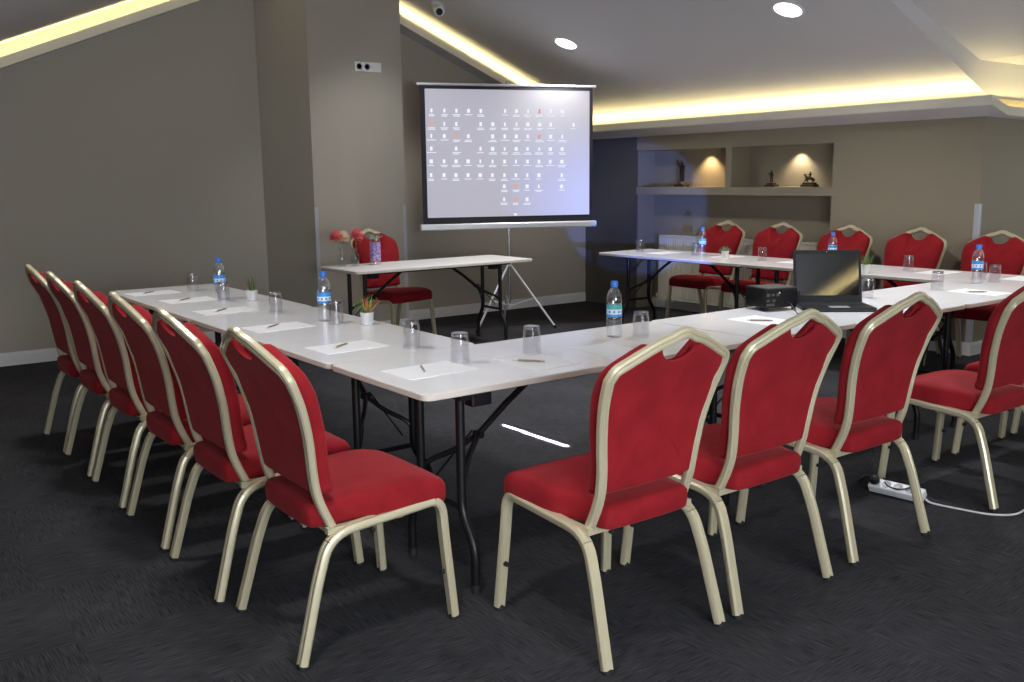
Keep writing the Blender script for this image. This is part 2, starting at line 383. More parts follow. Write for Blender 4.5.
# ---------------------------------------------------------------- ceiling fixtures
for (x, y), lb in zip(DOWN[:2], ('round recessed ceiling light above the projection screen', 'round recessed ceiling light nearer the top of the picture, right of the other one')):
    t = thing('ceiling_light', lb, 'ceiling light', (x, y, zc(x)), group='recessed ceiling lights')
    t.rotation_euler = (0, math.atan(SR), 0)
    MB().rings([[(r*math.cos(2*PI*i/32), r*math.sin(2*PI*i/32), z) for i in range(32)] for r, z in ((.100, -.001), (.122, -.001), (.122, -.006), (.115, -.010), (.104, -.010), (.100, -.004))], closed=True).build('trim_ring', WHITE, t)
    MB().lathe([(.101, -.002), (.101, -.005), (.09, -.006)], 32).build('diffuser', LITE, t)
t = thing('security_camera', 'small white dome security camera on the sloping ceiling beside the lit cove', 'camera', (3.40, 5.17, zc(3.40)+.01)); t.scale = (1.3, 1.3, 1.3)
MB().lathe([(.045, .02), (.045, -.02), (.03, -.03)], 20).build('mount', PLW, t)
o = MB(); o.cyl((0, 0, -.03), (-.05, -.10, -.075), .036, 16); o.build('body', PLW, t)
o = MB(); o.cyl((-.0495, -.0990, -.0745), (-.0545, -.109, -.079), .024, 16); o.build('lens', BLACKP, t)

# wall socket panel high on the column
t = thing('wall_socket', 'white triple socket plate high up on the column', 'socket', (2.49, 5.35, 2.445), 0)
t.location = (2.745, 5.35, 2.45)
bevel(MB().box((0, -.006, 0), (.27, .012, .085)).build('faceplate', PLW, t, smooth=False), .003)
for i in (-1, 0):
    MB().rings([[(i*.08-.01+r*math.cos(2*PI*k/20), y, r*math.sin(2*PI*k/20)) for k in range(20)] for r, y in ((.030, -.012), (.030, -.014), (.024, -.014), (.022, -.0115))], cap=True).build('socket', GREYP, t)
MB().box((.078, -.014, 0), (.05, .005, .05)).build('switch', PLW, t, smooth=False)

# ---------------------------------------------------------------- chair
def yb(z):                                          # lean of the backrest
    P = [(.36, -.06), (.40, -.13), (.45, -.165), (.55, -.185), (.70, -.205), (.82, -.238), (.90, -.278), (1.0, -.330), (1.1, -.41)]
    for (a, b_), (c_, d) in zip(P, P[1:]):
        if z <= c_: return b_+(d-b_)*(z-a)/(c_-a)
    return P[-1][1]
tp = []
W_, H_ = .0185, .0135
# rounded tube with a groove along its outer face
TUBE = [(-W_, -H_*.5), (-W_*.7, -H_), (W_*.7, -H_), (W_, -H_*.5), (W_, H_*.5), (W_*.75, H_), (W_*.22, H_), (0, H_*.62), (-W_*.22, H_), (-W_*.75, H_), (-W_, H_*.5)]
def make_chair(label, group):
    t = thing('banquet_chair', label, 'chair', group=group)
    side = MB()
    for s in (-1, 1):
        X = s*.222
        pts = [(s*.242, .268, .012), (s*.228, .246, .29), (X, .240, .416), (X, .15, .409), (X, -.155, .388), (s*.232, -.205, .25), (s*.245, -.272, .012)]
        full = fillet(pts, [.06, .06, .03, .085, .03], 6)
        # split at the middle of the bends: front leg, rail, rear leg
        iF = min(range(len(full)), key=lambda i: (full[i]-Vector((X, .213, .409))).length)
        iR = min(range(len(full)), key=lambda i: (full[i]-Vector((X, -.165, .373))).length)
        for seg, nm in ((full[:iF+1], 'front'), (full[iR:], 'rear')):
            lg = MB().sweep(seg, [(v*1.0, u*1.0) for u, v in TUBE] if False else TUBE, (0, 1, 0) if False else (s*1, 0, 0)).build('leg', GOLD, t)
            ft = seg[0] if nm == 'front' else seg[-1]
            MB().lathe([(.013, 0), (.016, .002), (.016, .016), (.012, .018)], 12, (ft.x, ft.y, 0)).build('rubber_foot', RUBBER, lg)
            if nm == 'front':
                MB().cyl((s*.236, .246-.008, .17), (s*.236, .246-.020, .17), .0085, 12).build('bumper', RUBBER, lg)
        side.sweep(full[iF:iR+1], TUBE, (s, 0, 0))
        side.box((s*.212, -.03, .394), (.02, .26, .02))
    side.box((0, .19, .402), (.43, .022, .022)); side.box((0, -.13, .384), (.43, .022, .022))
    side.build('seat_frame', GOLD, t)
    # back frame
    out = [(.203, .375), (.203, .42), (.202, .50), (.206, .58), (.219, .68), (.236, .78), (.247, .858), (.246, .880), (.234, .903), (.197, .922), (.15, .945), (.10, .967), (.055, .988), (.022, 1.0), (0, 1.004)]
    half = [(x-.012, yb(z), z) for x, z in out]
    half[-1] = (0, yb(.992), .993); half[-2] = (.022, yb(.99), .990); half[-3] = (.052, yb(.978), .977)
    low = [(.192, .04, .386), (.192, -.05, .380), (.191, -.115, .380)]
    hp = low + [(h[0], h[1], h[2]) for h in half[1:]]
    path = [Vector(p) for p in hp]; path = path + [Vector((-p.x, p.y, p.z)) for p in reversed(path[:-1])]
    path = cr(path, 4)
    bf = MB(); rs = []
    K = len(path)
    prof = [(-.016, -.006), (-.011, -.013), (.011, -.013), (.016, -.006), (.016, .007), (.011, .012), (.004, .012), (0, .007), (-.004, .012), (-.011, .012), (-.016, .007)]
    for i, p in enumerate(path):
        tg = (path[min(i+1, K-1)]-path[max(i-1, 0)]).normalized()
        nb = Vector((0, -1, -.22)).normalized(); nb = (nb-tg*nb.dot(tg))
        if nb.length < .35:                           # the horizontal run under the seat
            nb = Vector((0, 0, -1)); nb = nb-tg*nb.dot(tg)
        nb.normalize(); a = tg.cross(nb)
        rs.append((tg, nb, a))
    for k in range(3):                                 # smooth the frame of reference
        nn = [(rs[max(i-1, 0)][1]+rs[i][1]*1.0+rs[min(i+1, K-1)][1]).normalized() for i in range(K)]
        rs = [(tg, n2, tg.cross(n2).normalized()) for (tg, _, _), n2 in zip(rs, nn)]
    bf.rings([[p + a*u + nb*v for u, v in prof] for p, (tg, nb, a) in zip(path, rs)])
    bf.build('back_frame', GOLD, t)
    # backrest pad
    def outline(e):                                   # half outline of the pad, e = growth
        P = [(0, .908), (.030, .911), (.058, .928), (.085, .957), (.12, .947), (.165, .925), (.206, .902), (.222, .880), (.225, .84), (.216, .77), (.199, .68), (.187, .60), (.182, .53), (.176, .514), (.08, .510), (0, .509)]
        pts = cr([(x, 0, z) for x, z in P], 3)
        full = [(p.x, p.z) for p in pts] + [(-p.x, p.z) for p in reversed(pts[1:-1])]
        n = len(full); res = []
        for i in range(n):
            a, b_ = Vector(full[i-1]), Vector(full[(i+1) % n]); tt = (b_-a).normalized(); nr = Vector((tt.y, -tt.x))
            if nr.dot(Vector(full[i])-Vector((0, .72))) < 0 and abs(full[i][0]) > .05: nr = -nr
            if abs(full[i][0]) <= .05: nr = Vector((0, 1 if full[i][1] > .7 else -1))
            res.append(Vector(full[i])+nr*(e if abs(full[i][0]) > .10 or full[i][1] < .7 or e < 0 else (-e if e > 0 and abs(full[i][0]) < .075 else e*.2)))
        return res
    def notch(x, z): return max(0, min(1, (.105-abs(x))/.04))*max(0, min(1, (z-.84)/.05))
    L = [[(p.x*k, yb(.72+(p.y-.72)*k)-.010, .72+(p.y-.72)*k) for p in outline(-.006)] for k in (.12, .4, .65, .85, .96)]
    for e, dy in ((-.006, -.010), (-.001, -.008), (0, .002), (.004, .012), (.013, .018), (.015, .036), (.012, .050), (.002, .060), (-.014, .067)):
        L.append([(p.x, yb(p.y)+(dy if dy < .01 else dy*(1-.62*notch(p.x, p.y))), p.y) for p in outline(e)])
    for k, dy in ((.8, .072), (.5, .076), (.2, .078)):
        L.append([(p.x*k, yb(.72+(p.y-.72)*k)+dy*(1-.45*notch(p.x, p.y)*(k > .7)), .72+(p.y-.72)*k) for p in outline(-.014)])
    bo = MB().rings(L).build('backrest', RED, t, ang=60)
    # seat cushion
    so = [(.0, .264), (.12, .262), (.20, .254), (.228, .236), (.236, .20), (.234, .10), (.224, .0), (.190, -.07), (.182, -.14), (.176, -.19), (.145, -.212), (.0, -.216)]
    sp = cr([(x, y, 0) for x, y in so], 4); full = [(p.x, p.y) for p in sp] + [(-p.x, p.y) for p in reversed(sp[1:-1])]
    def top(x, y):                                    # slight saddle: front roll, dip where the back meets
        return .012*math.exp(-((y-.10)/.12)**2) - .012*math.exp(-((y+.16)/.08)**2) - .010*max(0, y-.17)/.09
    L = []
    for k, z in ((.93, .408), (.975, .409), (.992, .414), (1.0, .424), (1.006, .446), (1.0, .468), (.988, .480), (.968, .488), (.93, .493), (.78, .497), (.5, .499), (.25, .500)):
        L.append([(x*k, .034+(y-.02)*k, z-.011+(top(x*k, .02+(y-.02)*k) if z > .47 else 0)) for x, y in full])
    MB().rings(L).build('seat', RED, t, ang=60)
    return t
LG = 'red banquet chairs along the left table row'; NG = 'red banquet chairs along the near table row'; RG = 'red banquet chairs along the right table row'
ch = make_chair('red banquet chair nearest the camera on the left, full side of seat in view', LG)
ch.location = (-.238, .142, 0); ch.rotation_euler = (0, 0, -PI/2)
for y, rz, lb in ((.734, 0, 'red banquet chair in left row, second from the camera'), (1.335, 0, 'red banquet chair in left row, third from the camera'),
              (1.94, 0, 'red banquet chair in left row, fourth from the camera'), (2.52, 0, 'red banquet chair in left row, fifth from the camera'),
              (3.05, 0, 'red banquet chair at the far end of left row, closest to grey wall')):
    dup(ch, (-.276, y, 0), -PI/2+rz, lb, LG)
for x, y, rz, lb in ((.430, -.408, 0, 'red banquet chair seen from behind, nearest the table corner in the middle'),
              (1.01, -.408, 0, 'red banquet chair seen from behind, with the projector beyond its top'),
              (1.688, -.388, 0, 'red banquet chair seen from behind, just right of the open laptop, power strip under it'),
              (2.66, -.425, 0, 'red banquet chair cut by the right picture edge, white cord running past its rear foot'),
              (3.33, -.425, 0, 'red banquet chair behind the one at the right picture edge, mostly hidden'),
              (3.95, -.425, 0, 'farthest banquet chair of the near row, only a pale leg showing at the right edge')):
    dup(ch, (x, y, 0), rz, lb, NG)
for y, lb in ((3.60, 'red banquet chair behind the far right table, beside the bottle and pale succulent'),
              (2.95, 'red banquet chair between radiator and right table, under the horseman figurine'),
              (2.25, 'red banquet chair directly behind the laptop lid and a water bottle'),
              (1.60, 'red banquet chair right of the grass plant, before the plain tan wall'),
              (.95, 'red banquet chair in far right corner behind the bottle with two glasses')):
    dup(ch, (5.37, y, 0), PI/2, lb, RG)
dup(ch, (2.57, 4.70, 0), math.radians(-169), 'red banquet chair behind the presenter table, in front of the column', 'presenter chair')

# ---------------------------------------------------------------- folding tables
def make_table(name, label, L, Wd, loc, rz, group, legdy=0, mesh_mats=(LAMI, EDGE)):
    """origin at one bottom corner of the top's footprint; length along local x, width along local y"""
    t = thing(name, label, 'table', loc, rz, group)
    r = .035; poly = []
    for cx, cy, a0 in ((L-.004-r, Wd-r-.001, 0), (r+.004, Wd-r-.001, 90), (r+.004, r+.001, 180), (L-.004-r, r+.001, 270)):
        for k in range(6): a = math.radians(a0+k*18); poly.append((cx+r*math.cos(a), cy+r*math.sin(a)))
    def sh(e):
        return [(max(.002, min(L-.002, x)) + (0 if e == 0 else (-e if x > L/2 else e)), y+(0 if e == 0 else (-e if y > Wd/2 else e))) for x, y in poly]
    o = MB(); n = len(poly)
    Z = [(.003, .716), (0, .719), (0, .737), (.003, .740)]
    o.mi = 1; o.rings([[(x, y, z) for x, y in sh(e)] for e, z in Z], cap=False)
    o.add([(x, y, .716) for x, y in sh(.003)], [tuple(range(n))[::-1]])
    o.mi = 0; o.add([(x, y, .740) for x, y in sh(.003)], [tuple(range(n))])
    o.build('tabletop', list(mesh_mats), t, ang=30)
    fr = MB(); fr.box((L/2, Wd/2-.2, .706), (L-.35, .025, .02)); fr.box((L/2, Wd/2+.2, .706), (L-.35, .025, .02)); fr.build('underframe', BLACKM, t)
    for x, s in ((.20, 1), (L-.20, -1)):
        cyy = Wd/2+legdy
        for q in (-1, 1):
            pth = fillet([(x, cyy+q*.135, .716), (x, cyy+q*.135, .275), (x, cyy+q*.215, .165), (x, cyy+q*.215, .012)], .05, 4)
            lg = MB().tube(pth, .0165, 12, ref=(1, 0, 0)).build('leg', BLACKM, t)
            MB().lathe([(.014, 0), (.0175, .002), (.0175, .03), (.014, .032)], 12, (x, cyy+q*.215, 0)).build('rubber_foot', RUBBER, lg)
        b = MB()
        b.tube([(x, cyy-.135, .29), (x, cyy+.135, .29)], .011, 10)
        b.box((x, cyy, .701), (.05, .36, .03))
        j = (x+s*.17, cyy, .50)
        b.tube([(x+s*.46, cyy, .705), (x+s*.30, cyy, .60), j], .0125, 10)
        for q in (-1, 1):
            b.tube(fillet([j, (x+s*.09, cyy+q*.05, .44), (x+s*.015, cyy+q*.115, .40), (x, cyy+q*.135, .36)], .04, 3), .0105, 8)
            b.tube([(x+s*.15, cyy+q*.012, .515), (x+s*.03, cyy+q*.10, .33)], .004, 6)
        b.cyl((j[0], j[1]-.02, j[2]), (j[0], j[1]+.02, j[2]), .014, 10)
        b.build('leg_brace', BLACKM, t)
        bevel(MB().box((x+s*.075, cyy-.14, .683), (.085, .05, .062)).build('leg_bracket', BLACKP, t, smooth=False), .006)
    return t
TG = 'white folding tables'
# near row (length along +x)
for i, lb in enumerate(('white folding table forming the near corner of the U', 'white folding table in the near row, carrying projector and laptop', 'white folding table at the right end of the near row, with bottle and glasses')):
    make_table('folding_table', lb, 1.71, .70, (i*1.71, 0, 0), 0, TG, -.12 if i == 0 else 0)
# left row (length along +y); rotate +90: local x -> +y, local y -> -x
make_table('folding_table', 'white folding table next to the corner in the left row, first plant on it', 1.61, .70, (.70, .70, 0), PI/2, TG, .0)
make_table('folding_table', 'white folding table at the far left end by the grey wall', 1.61, .70, (.70, 2.31, 0), PI/2, TG, .0)
make_table('folding_table', 'white folding table of the right row joining the near row, grass plant on it', 1.70, .70, (5.13, .70, 0), PI/2, TG, 0)
make_table('folding_table', 'white folding table at far end of the right row, pointing to the screen', 1.70, .70, (5.13, 2.40, 0), PI/2, TG, 0)
LAMI2 = noise_color(mat('grey white laminate', (.6, .6, .6), .3, spec=.4), (.66, .65, .64), (.72, .71, .70), 4)
make_table('presenter_table', 'separate white folding table with flower vases, before the column and screen', 1.743, .644, (1.826, 3.965, 0), 0, TG, .05, (LAMI2, EDGE))

# ---------------------------------------------------------------- tumblers (standing upside down)
def make_glass(label):
    t = thing('tumbler', label, 'glass', group='upside-down tumblers')
    MB().rings([[(r*math.cos(2*PI*i/20), r*math.sin(2*PI*i/20), z) for i in range(20)] for r, z in
        ((.037, .0005), (.0365, .04), (.035, .085), (.0325, .112), (.030, .1145), (.004, .1145), (.004, .103), (.028, .101), (.0315, .09), (.0335, .06), (.0348, .001))], closed=True).build('glass_body', GLASS, t)
    MB().lathe([(.0285, .1015), (.031, .104), (.0315, .1125), (.0295, .1138)], 20).build('glass_base', GLASSB, t)
    return t
gl = [((.433, 3.546), 'upside-down tumbler at the far left end of the tables, left of the bottle'),
      ((.40, 2.90), 'upside-down tumbler right in front of the farthest left bottle'),
      ((.426, 2.196), 'upside-down tumbler standing alone right of the far plant on left row'),
      ((.495, 1.623), 'upside-down tumbler touching the bottle in the middle of left row'),
      ((.431, .797), 'upside-down tumbler at the inner edge, left of the pair near the corner'),
      ((.414, .41), 'upside-down tumbler at the table corner, above the end-on pen'),
      ((.729, .364), 'upside-down tumbler behind the pen at the near row corner seat'),
      ((1.348, .377), 'upside-down tumbler right of the near water bottle'),
      ((4.75, 3.86), 'upside-down tumbler alone at the far tip of right row'),
      ((4.78, 3.19), 'upside-down tumbler left of the bottle on the far right table'),
      ((4.777, 2.455), 'upside-down tumbler between pale succulent and laptop on right row'),
      ((4.853, 1.202), 'upside-down tumbler right of the grass plant on right row'),
      ((3.911, .452), 'upside-down tumbler standing alone in front of the far right bottle, to its left'),
      ((3.266, .508), 'upside-down tumbler just right of the laptop'),
      ((4.56, .43), 'upside-down tumbler, right front one of the two beside far right bottle'),
      ((4.68, .58), 'upside-down tumbler, back one of the two beside far right bottle')]
g0 = make_glass(gl[0][1]); g0.location = (*gl[0][0], .740)
for p, lb in gl[1:]: dup(g0, (*p, .740), random.random(), lb)

# ---------------------------------------------------------------- water bottles
def make_bottle(label, style=0):
    t = thing('water_bottle', label, 'bottle', group='plastic water bottles')
    pr = [(.024, .0), (.033, .003), (.0345, .012), (.033, .02), (.0345, .028), (.033, .036), (.0345, .044), (.033, .052), (.0345, .060), (.033, .068), (.0345, .076), (.0345, .084),
          (.0335, .09), (.0335, .148), (.035, .155), (.0345, .17), (.031, .19), (.023, .208), (.0145, .219), (.0135, .226)]
    MB().lathe(pr, 24).build('bottle_body', PET, t)
    l = MB(); l.mi = 0; l.lathe([(.0341, .092), (.0341, .104)], 24, cap=False); l.mi = 1; l.lathe([(.0341, .104), (.0341, .126)], 24, cap=False); l.mi = 2 if style else 0; l.lathe([(.0341, .126), (.0341, .146)], 24, cap=False)
    l.mi = 0
    for k in range(10):
        a = k*2*PI/10+.2
        l.box((.0343*math.cos(a), .0343*math.sin(a), .115), (.0016, .009, .010), rz=a)
    l.build('bottle_label', [LBLB, LBLW, LBLG], t, ang=30)
    MB().lathe([(.0155, .222), (.016, .224), (.016, .244), (.014, .248), (.004, .248)], 20).build('bottle_cap', CAPB, t)
    return t
b0 = make_bottle('blue-capped water bottle farthest left, before the plain grey wall'); b0.location = (.42, 3.003, .74)
dup(b0, (.497, 1.752, .74), .6, 'blue-capped water bottle in the middle of the left row')
b1 = make_bottle('blue-capped water bottle with teal label on the near row, biggest in view', 1); b1.location = (1.259, .454, .74)
dup(b1, (4.893, 3.214, .74), 1.2, 'blue-lit water bottle on the far right table before the first chair')
dup(b0, (4.98, 1.93, .74), .3, 'water bottle peeking up behind the laptop lid')
dup(b0, (4.412, .47, .74), 2.0, 'blue-capped water bottle at the far right beside two tumblers')

# ---------------------------------------------------------------- paper sheets and pens
def sheet(x, y, rz, lb, z=.7402):
    o = MB().box((0, 0, .0006), (.297, .21, .0012)).build('paper_sheet', PAPER, None, smooth=False)
    o.location = (x, y, z); o.rotation_euler = (0, 0, rz); tag(o, lb, 'paper', 'blank note sheets'); return o
def make_pen(lb):
    t = thing('pen', lb, 'pen', group='pens on the note sheets')
    MB().rings([[(x, .0042*r*math.cos(2*PI*i/8), .0045+.0042*r*math.sin(2*PI*i/8)) for i in range(8)] for x, r in ((-.045, 1), (.045, 1))]).build('barrel', PENC, t)
    MB().rings([[(x, .0042*r*math.cos(2*PI*i/8), .0045+.0042*r*math.sin(2*PI*i/8)) for i in range(8)] for x, r in ((-.068, .15), (-.055, .8), (-.045, .95))]).build('tip', PLW, t)
    MB().rings([[(x, .0042*r*math.cos(2*PI*i/8), .0045+.0042*r*math.sin(2*PI*i/8)) for i in range(8)] for x, r in ((.045, .8), (.058, .8), (.061, .5))]).build('push_button', GREYP, t)
    return t
seats = [((.175, 3.62), .70, 'left row seat farthest from the camera'), ((.235, 3.10), .70, 'left row seat before the far bottle'),
         ((.23, 2.48), .70, 'left row seat beside the far plant'), ((.215, 1.74), .70, 'left row seat before the middle bottle'),
         ((.215, 1.02), .62, 'left row seat by the table seam'), ((.222, .372), 1.15+PI, 'corner seat of the left row'),
         ((.615, .235), -.93, 'corner seat of the near row'), ((2.10, .33), -.85, 'near row seat left of the laptop'),
         ((3.95, .23), -.70, 'near row seat right of the laptop')]
p0 = None
for (x, y), a, lb in seats:
    left = x < .5
    sheet(x+.02 if left else x+.03, y-.02 if left else y+.0, 0.05 if left else PI/2-.05, 'white note sheet under the pen, ' + lb)
    if p0 is None: p0 = make_pen('kraft pen at the ' + lb); p0.location = (x, y, .7416); p0.rotation_euler = (0, 0, a)
    else: dup(p0, (x, y, .7416), a, 'kraft pen at the ' + lb)
for x, y, lb in ((4.83, 3.62, 'white note sheet at the far tip of the right row'), (4.90, 2.93, 'white note sheet by the pale succulent'), (4.90, 2.20, 'white note sheet behind the laptop lid on right row'),
                 (4.90, 1.00, 'white note sheet before the chair right of the grass plant'), (4.92, .40, 'white note sheet at the right picture edge beyond the two tumblers')):
    sheet(x, y, .03, lb)
sheet(1.02, .22, PI/2-.1, 'white note sheet left of the near water bottle')

# ---------------------------------------------------------------- small plants in white pots
def plant(loc, lb, kind):
    t = thing('potted_plant', lb, 'plant', (*loc, .74), group='small plants in white pots')
    pot = MB().lathe([(.024, 0), (.028, .002), (.033, .055), (.033, .062), (.029, .062), (.028, .052)], 20).build('plant_pot', PLW, t)
    MB().lathe([(.0275, .050), (.0275, .054), (.01, .056)], 16).build('soil', SOIL, t)
    l = MB(); ms = {'red': [LEAFG, LEAFR, LEAFY], 'dark': [LEAFG, LEAFD, LEAFD], 'pale': [LEAFP, LEAFP, LEAFG], 'grass': [LEAFG, LEAFY, LEAFG]}[kind]
    rnd = random.Random(hash(kind) % 7+3)
    n = {'red': 26, 'dark': 20, 'pale': 46, 'grass': 34}[kind]
    for i in range(n):
        a = i*2.399; u = (i+.5)/n
        if kind == 'pale': el = math.radians(85-75*u); LL = .052; wd = .0042
        elif kind == 'grass': el = math.radians(88-45*u); LL = .055+.04*rnd.random(); wd = .003
        elif kind == 'red': el = math.radians(86-50*u); LL = .060+.045*rnd.random(); wd = .0045
        else: el = math.radians(88-28*u); LL = .06+.05*rnd.random(); wd = .005
        l.mi = rnd.choice([0, 1, 2])
        l.leaf((.008*math.cos(a), .008*math.sin(a), .053), (math.cos(a)*math.cos(el), math.sin(a)*math.cos(el), math.sin(el)), LL, wd, .012*math.cos(el))
    l.build('foliage', ms, t, ang=50)
plant((.535, 2.80), 'small dark-leaved plant in a white pot, farthest on the left row', 'dark')
plant((.60, 1.50), 'small plant with red and yellow leaf tips in a white pot', 'red')
plant((4.79, 2.86), 'small pale green rosette succulent in a white pot on right row', 'pale')
plant((4.50, 1.32), 'small bright green grass plant in a white pot right of the laptop', 'grass')

# ---------------------------------------------------------------- vases and jar on the presenter table
def bloom(m, c_, r, mi, rnd):
    m.mi = mi
    for i in range(54):
        a = i*2.399; u = (i+.5)/54; el = math.radians(88-125*u)
        d = Vector((math.cos(a)*math.cos(el), math.sin(a)*math.cos(el), math.sin(el)))
        p = Vector(c_)+d*r*.35; m.leaf(p, d, r*.62, r*.36, -r*.1, 3, r*.05)
VASE = [(.022, 0), (.034, .003), (.036, .02), (.036, .075), (.033, .092), (.020, .112), (.018, .122), (.024, .150), (.022, .150), (.015, .122), (.017, .110), (.030, .09), (.033, .075), (.033, .02), (.030, .008)]
for (x, y), lb, blooms in (((1.965, 4.47), 'clear glass vase with a coral and a cream flower, on the left', [((-.045, .0, .235), 0), ((.035, .02, .225), 1)]),
                           ((2.065, 4.43), 'clear glass vase with coral flowers, right one of the two vases', [((.025, .0, .245), 0)])):
    t = thing('flower_vase', lb, 'vase', (x, y, .74), group='vases on the presenter table')
    v = MB().lathe(VASE, 20).build('vase_body', GLASS, t)
    st = MB(); fl = MB(); rnd = random.Random(3)
    for c_, mi in blooms:
        st.tube([(0, 0, .01), (c_[0]*.2, c_[1]*.2, .12), c_], .002, 6)
        bloom(fl, c_, .062, 0 if mi != 1 else 1, rnd)
        for k in range(4): st.leaf((c_[0]*.8, c_[1]*.8, c_[2]-.03), (math.cos(k*1.7), math.sin(k*1.7), -.1), .05, .012, .01)
    st.build('stems', LEAFG, t); fl.build('flowers', [PINK, CREAM], t, ang=60)
LBP = mat('violet printed label', (.2, .1, .4), .5); noise_color(LBP, (.10, .09, .34), (.55, .38, .62), 55, 2)
t = thing('glass_jar', 'tall glass jar with a violet printed band and pale sprigs on top', 'jar', (2.26, 4.44, .74))
MB().lathe([(.034, 0), (.043, .003), (.044, .02), (.044, .195), (.040, .205), (.034, .212)], 24).build('jar_body', PET, t)
MB().lathe([(.0446, .035), (.0446, .185)], 24, cap=False).build('printed_band', LBP, t)
o = MB(); rnd = random.Random(5)
for i in range(26):
    a = i*2.4; o.mi = i % 2; o.leaf((.01*math.cos(a), .01*math.sin(a), .20), (math.cos(a)*.8, math.sin(a)*.8, .55+rnd.random()), .055+.02*rnd.random(), .007, .01)
o.build('sprigs', [mat('pale sprig', (.55, .58, .45), .6), mat('sage sprig', (.30, .36, .22), .6)], t, ang=60)

# ---------------------------------------------------------------- projection screen on tripod
SC = Vector((3.91, 4.77)); ex = Vector((.937, -.349)); nz = Vector((-.349, -.937))
t = thing('projection_screen', 'white pull-up projection screen on a chrome tripod, showing a desktop full of icons', 'screen', (SC.x, SC.y, 0), math.atan2(ex.y, ex.x))
# local: x right along the screen, -y towards the audience
def wall_img():  # desktop picture glows by emission, standing in for the projector's light
    m = bpy.data.materials.new('emissive desktop'); m.use_nodes = True; nt = m.node_tree; nt.nodes.clear(); N = nt.nodes.new; L = nt.links.new
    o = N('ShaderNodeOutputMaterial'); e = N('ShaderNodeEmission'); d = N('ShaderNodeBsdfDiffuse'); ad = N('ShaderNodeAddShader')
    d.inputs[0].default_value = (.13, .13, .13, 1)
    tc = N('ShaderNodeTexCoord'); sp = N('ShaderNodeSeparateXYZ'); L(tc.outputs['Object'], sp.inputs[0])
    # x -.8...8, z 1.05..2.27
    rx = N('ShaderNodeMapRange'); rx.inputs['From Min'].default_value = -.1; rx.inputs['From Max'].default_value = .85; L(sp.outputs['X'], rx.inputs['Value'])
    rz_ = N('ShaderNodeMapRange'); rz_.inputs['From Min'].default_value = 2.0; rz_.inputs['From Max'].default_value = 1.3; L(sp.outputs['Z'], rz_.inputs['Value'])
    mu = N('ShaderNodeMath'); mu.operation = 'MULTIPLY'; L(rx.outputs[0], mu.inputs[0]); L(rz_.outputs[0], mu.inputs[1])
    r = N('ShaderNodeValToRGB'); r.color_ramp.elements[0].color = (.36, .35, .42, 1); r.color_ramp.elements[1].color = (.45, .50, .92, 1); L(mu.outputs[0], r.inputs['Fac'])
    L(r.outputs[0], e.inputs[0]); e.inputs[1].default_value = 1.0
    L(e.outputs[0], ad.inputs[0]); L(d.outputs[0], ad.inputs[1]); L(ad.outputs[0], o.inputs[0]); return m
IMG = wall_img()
HW, ZB, ZT = .845, 1.045, 2.285
fab = MB().box2((-HW, -.003, ZB-.03), (HW, .003, ZT)).build('screen_fabric', SCRBLK, t, smooth=False)
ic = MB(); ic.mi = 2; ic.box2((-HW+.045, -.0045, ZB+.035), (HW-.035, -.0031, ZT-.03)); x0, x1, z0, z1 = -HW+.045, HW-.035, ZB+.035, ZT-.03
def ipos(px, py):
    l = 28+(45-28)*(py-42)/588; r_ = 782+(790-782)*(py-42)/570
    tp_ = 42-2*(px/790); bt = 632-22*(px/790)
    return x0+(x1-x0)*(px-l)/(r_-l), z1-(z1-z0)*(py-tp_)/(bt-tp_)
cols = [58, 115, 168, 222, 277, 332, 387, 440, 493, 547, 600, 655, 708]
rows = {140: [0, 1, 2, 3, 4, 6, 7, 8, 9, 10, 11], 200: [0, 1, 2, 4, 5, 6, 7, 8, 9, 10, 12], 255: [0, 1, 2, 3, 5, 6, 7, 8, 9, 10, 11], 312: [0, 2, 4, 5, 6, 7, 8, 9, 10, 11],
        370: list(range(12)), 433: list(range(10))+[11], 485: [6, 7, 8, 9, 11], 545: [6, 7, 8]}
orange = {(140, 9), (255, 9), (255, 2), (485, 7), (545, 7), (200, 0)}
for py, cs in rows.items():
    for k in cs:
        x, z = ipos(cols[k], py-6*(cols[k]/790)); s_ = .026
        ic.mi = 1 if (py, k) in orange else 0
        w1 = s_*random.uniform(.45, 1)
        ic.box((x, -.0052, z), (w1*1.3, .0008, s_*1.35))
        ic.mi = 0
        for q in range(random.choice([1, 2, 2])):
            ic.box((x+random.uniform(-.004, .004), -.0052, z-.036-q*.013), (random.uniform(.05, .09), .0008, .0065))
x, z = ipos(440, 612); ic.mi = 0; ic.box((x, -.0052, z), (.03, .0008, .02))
ic.build('emissive_image', [emis('white icons', (.85, .88, 1), .95), emis('orange icons', (1, .42, .26), .8), IMG], t, smooth=False)  # icons and desktop emit on their own, no light is cast to form them
bevel(MB().box2((-HW-.03, -.035, ZB-.085), (HW+.035, .035, ZB-.025)).build('roller_housing', ALU, t, smooth=False), .014, 3)
MB().tube([(-HW-.03, 0, ZT+.012), (HW+.03, 0, ZT+.012)], .013, 10).build('top_bar', ALU, t)
o = MB(); o.tube([(0, .045, .20), (0, .045, 2.31)], .011, 12); o.cyl((0, .045, .94), (0, .045, 1.0), .018); o.box((0, .02, 2.315), (.03, .06, .035)); o.build('pole', CHROME, t)
hub = MB(); hub.cyl((0, .045, .60), (0, .045, .66), .026, 12); hub.build('hub', ALU, t)
Rz = Matrix.Rotation(-math.atan2(ex.y, ex.x), 3, 'Z')
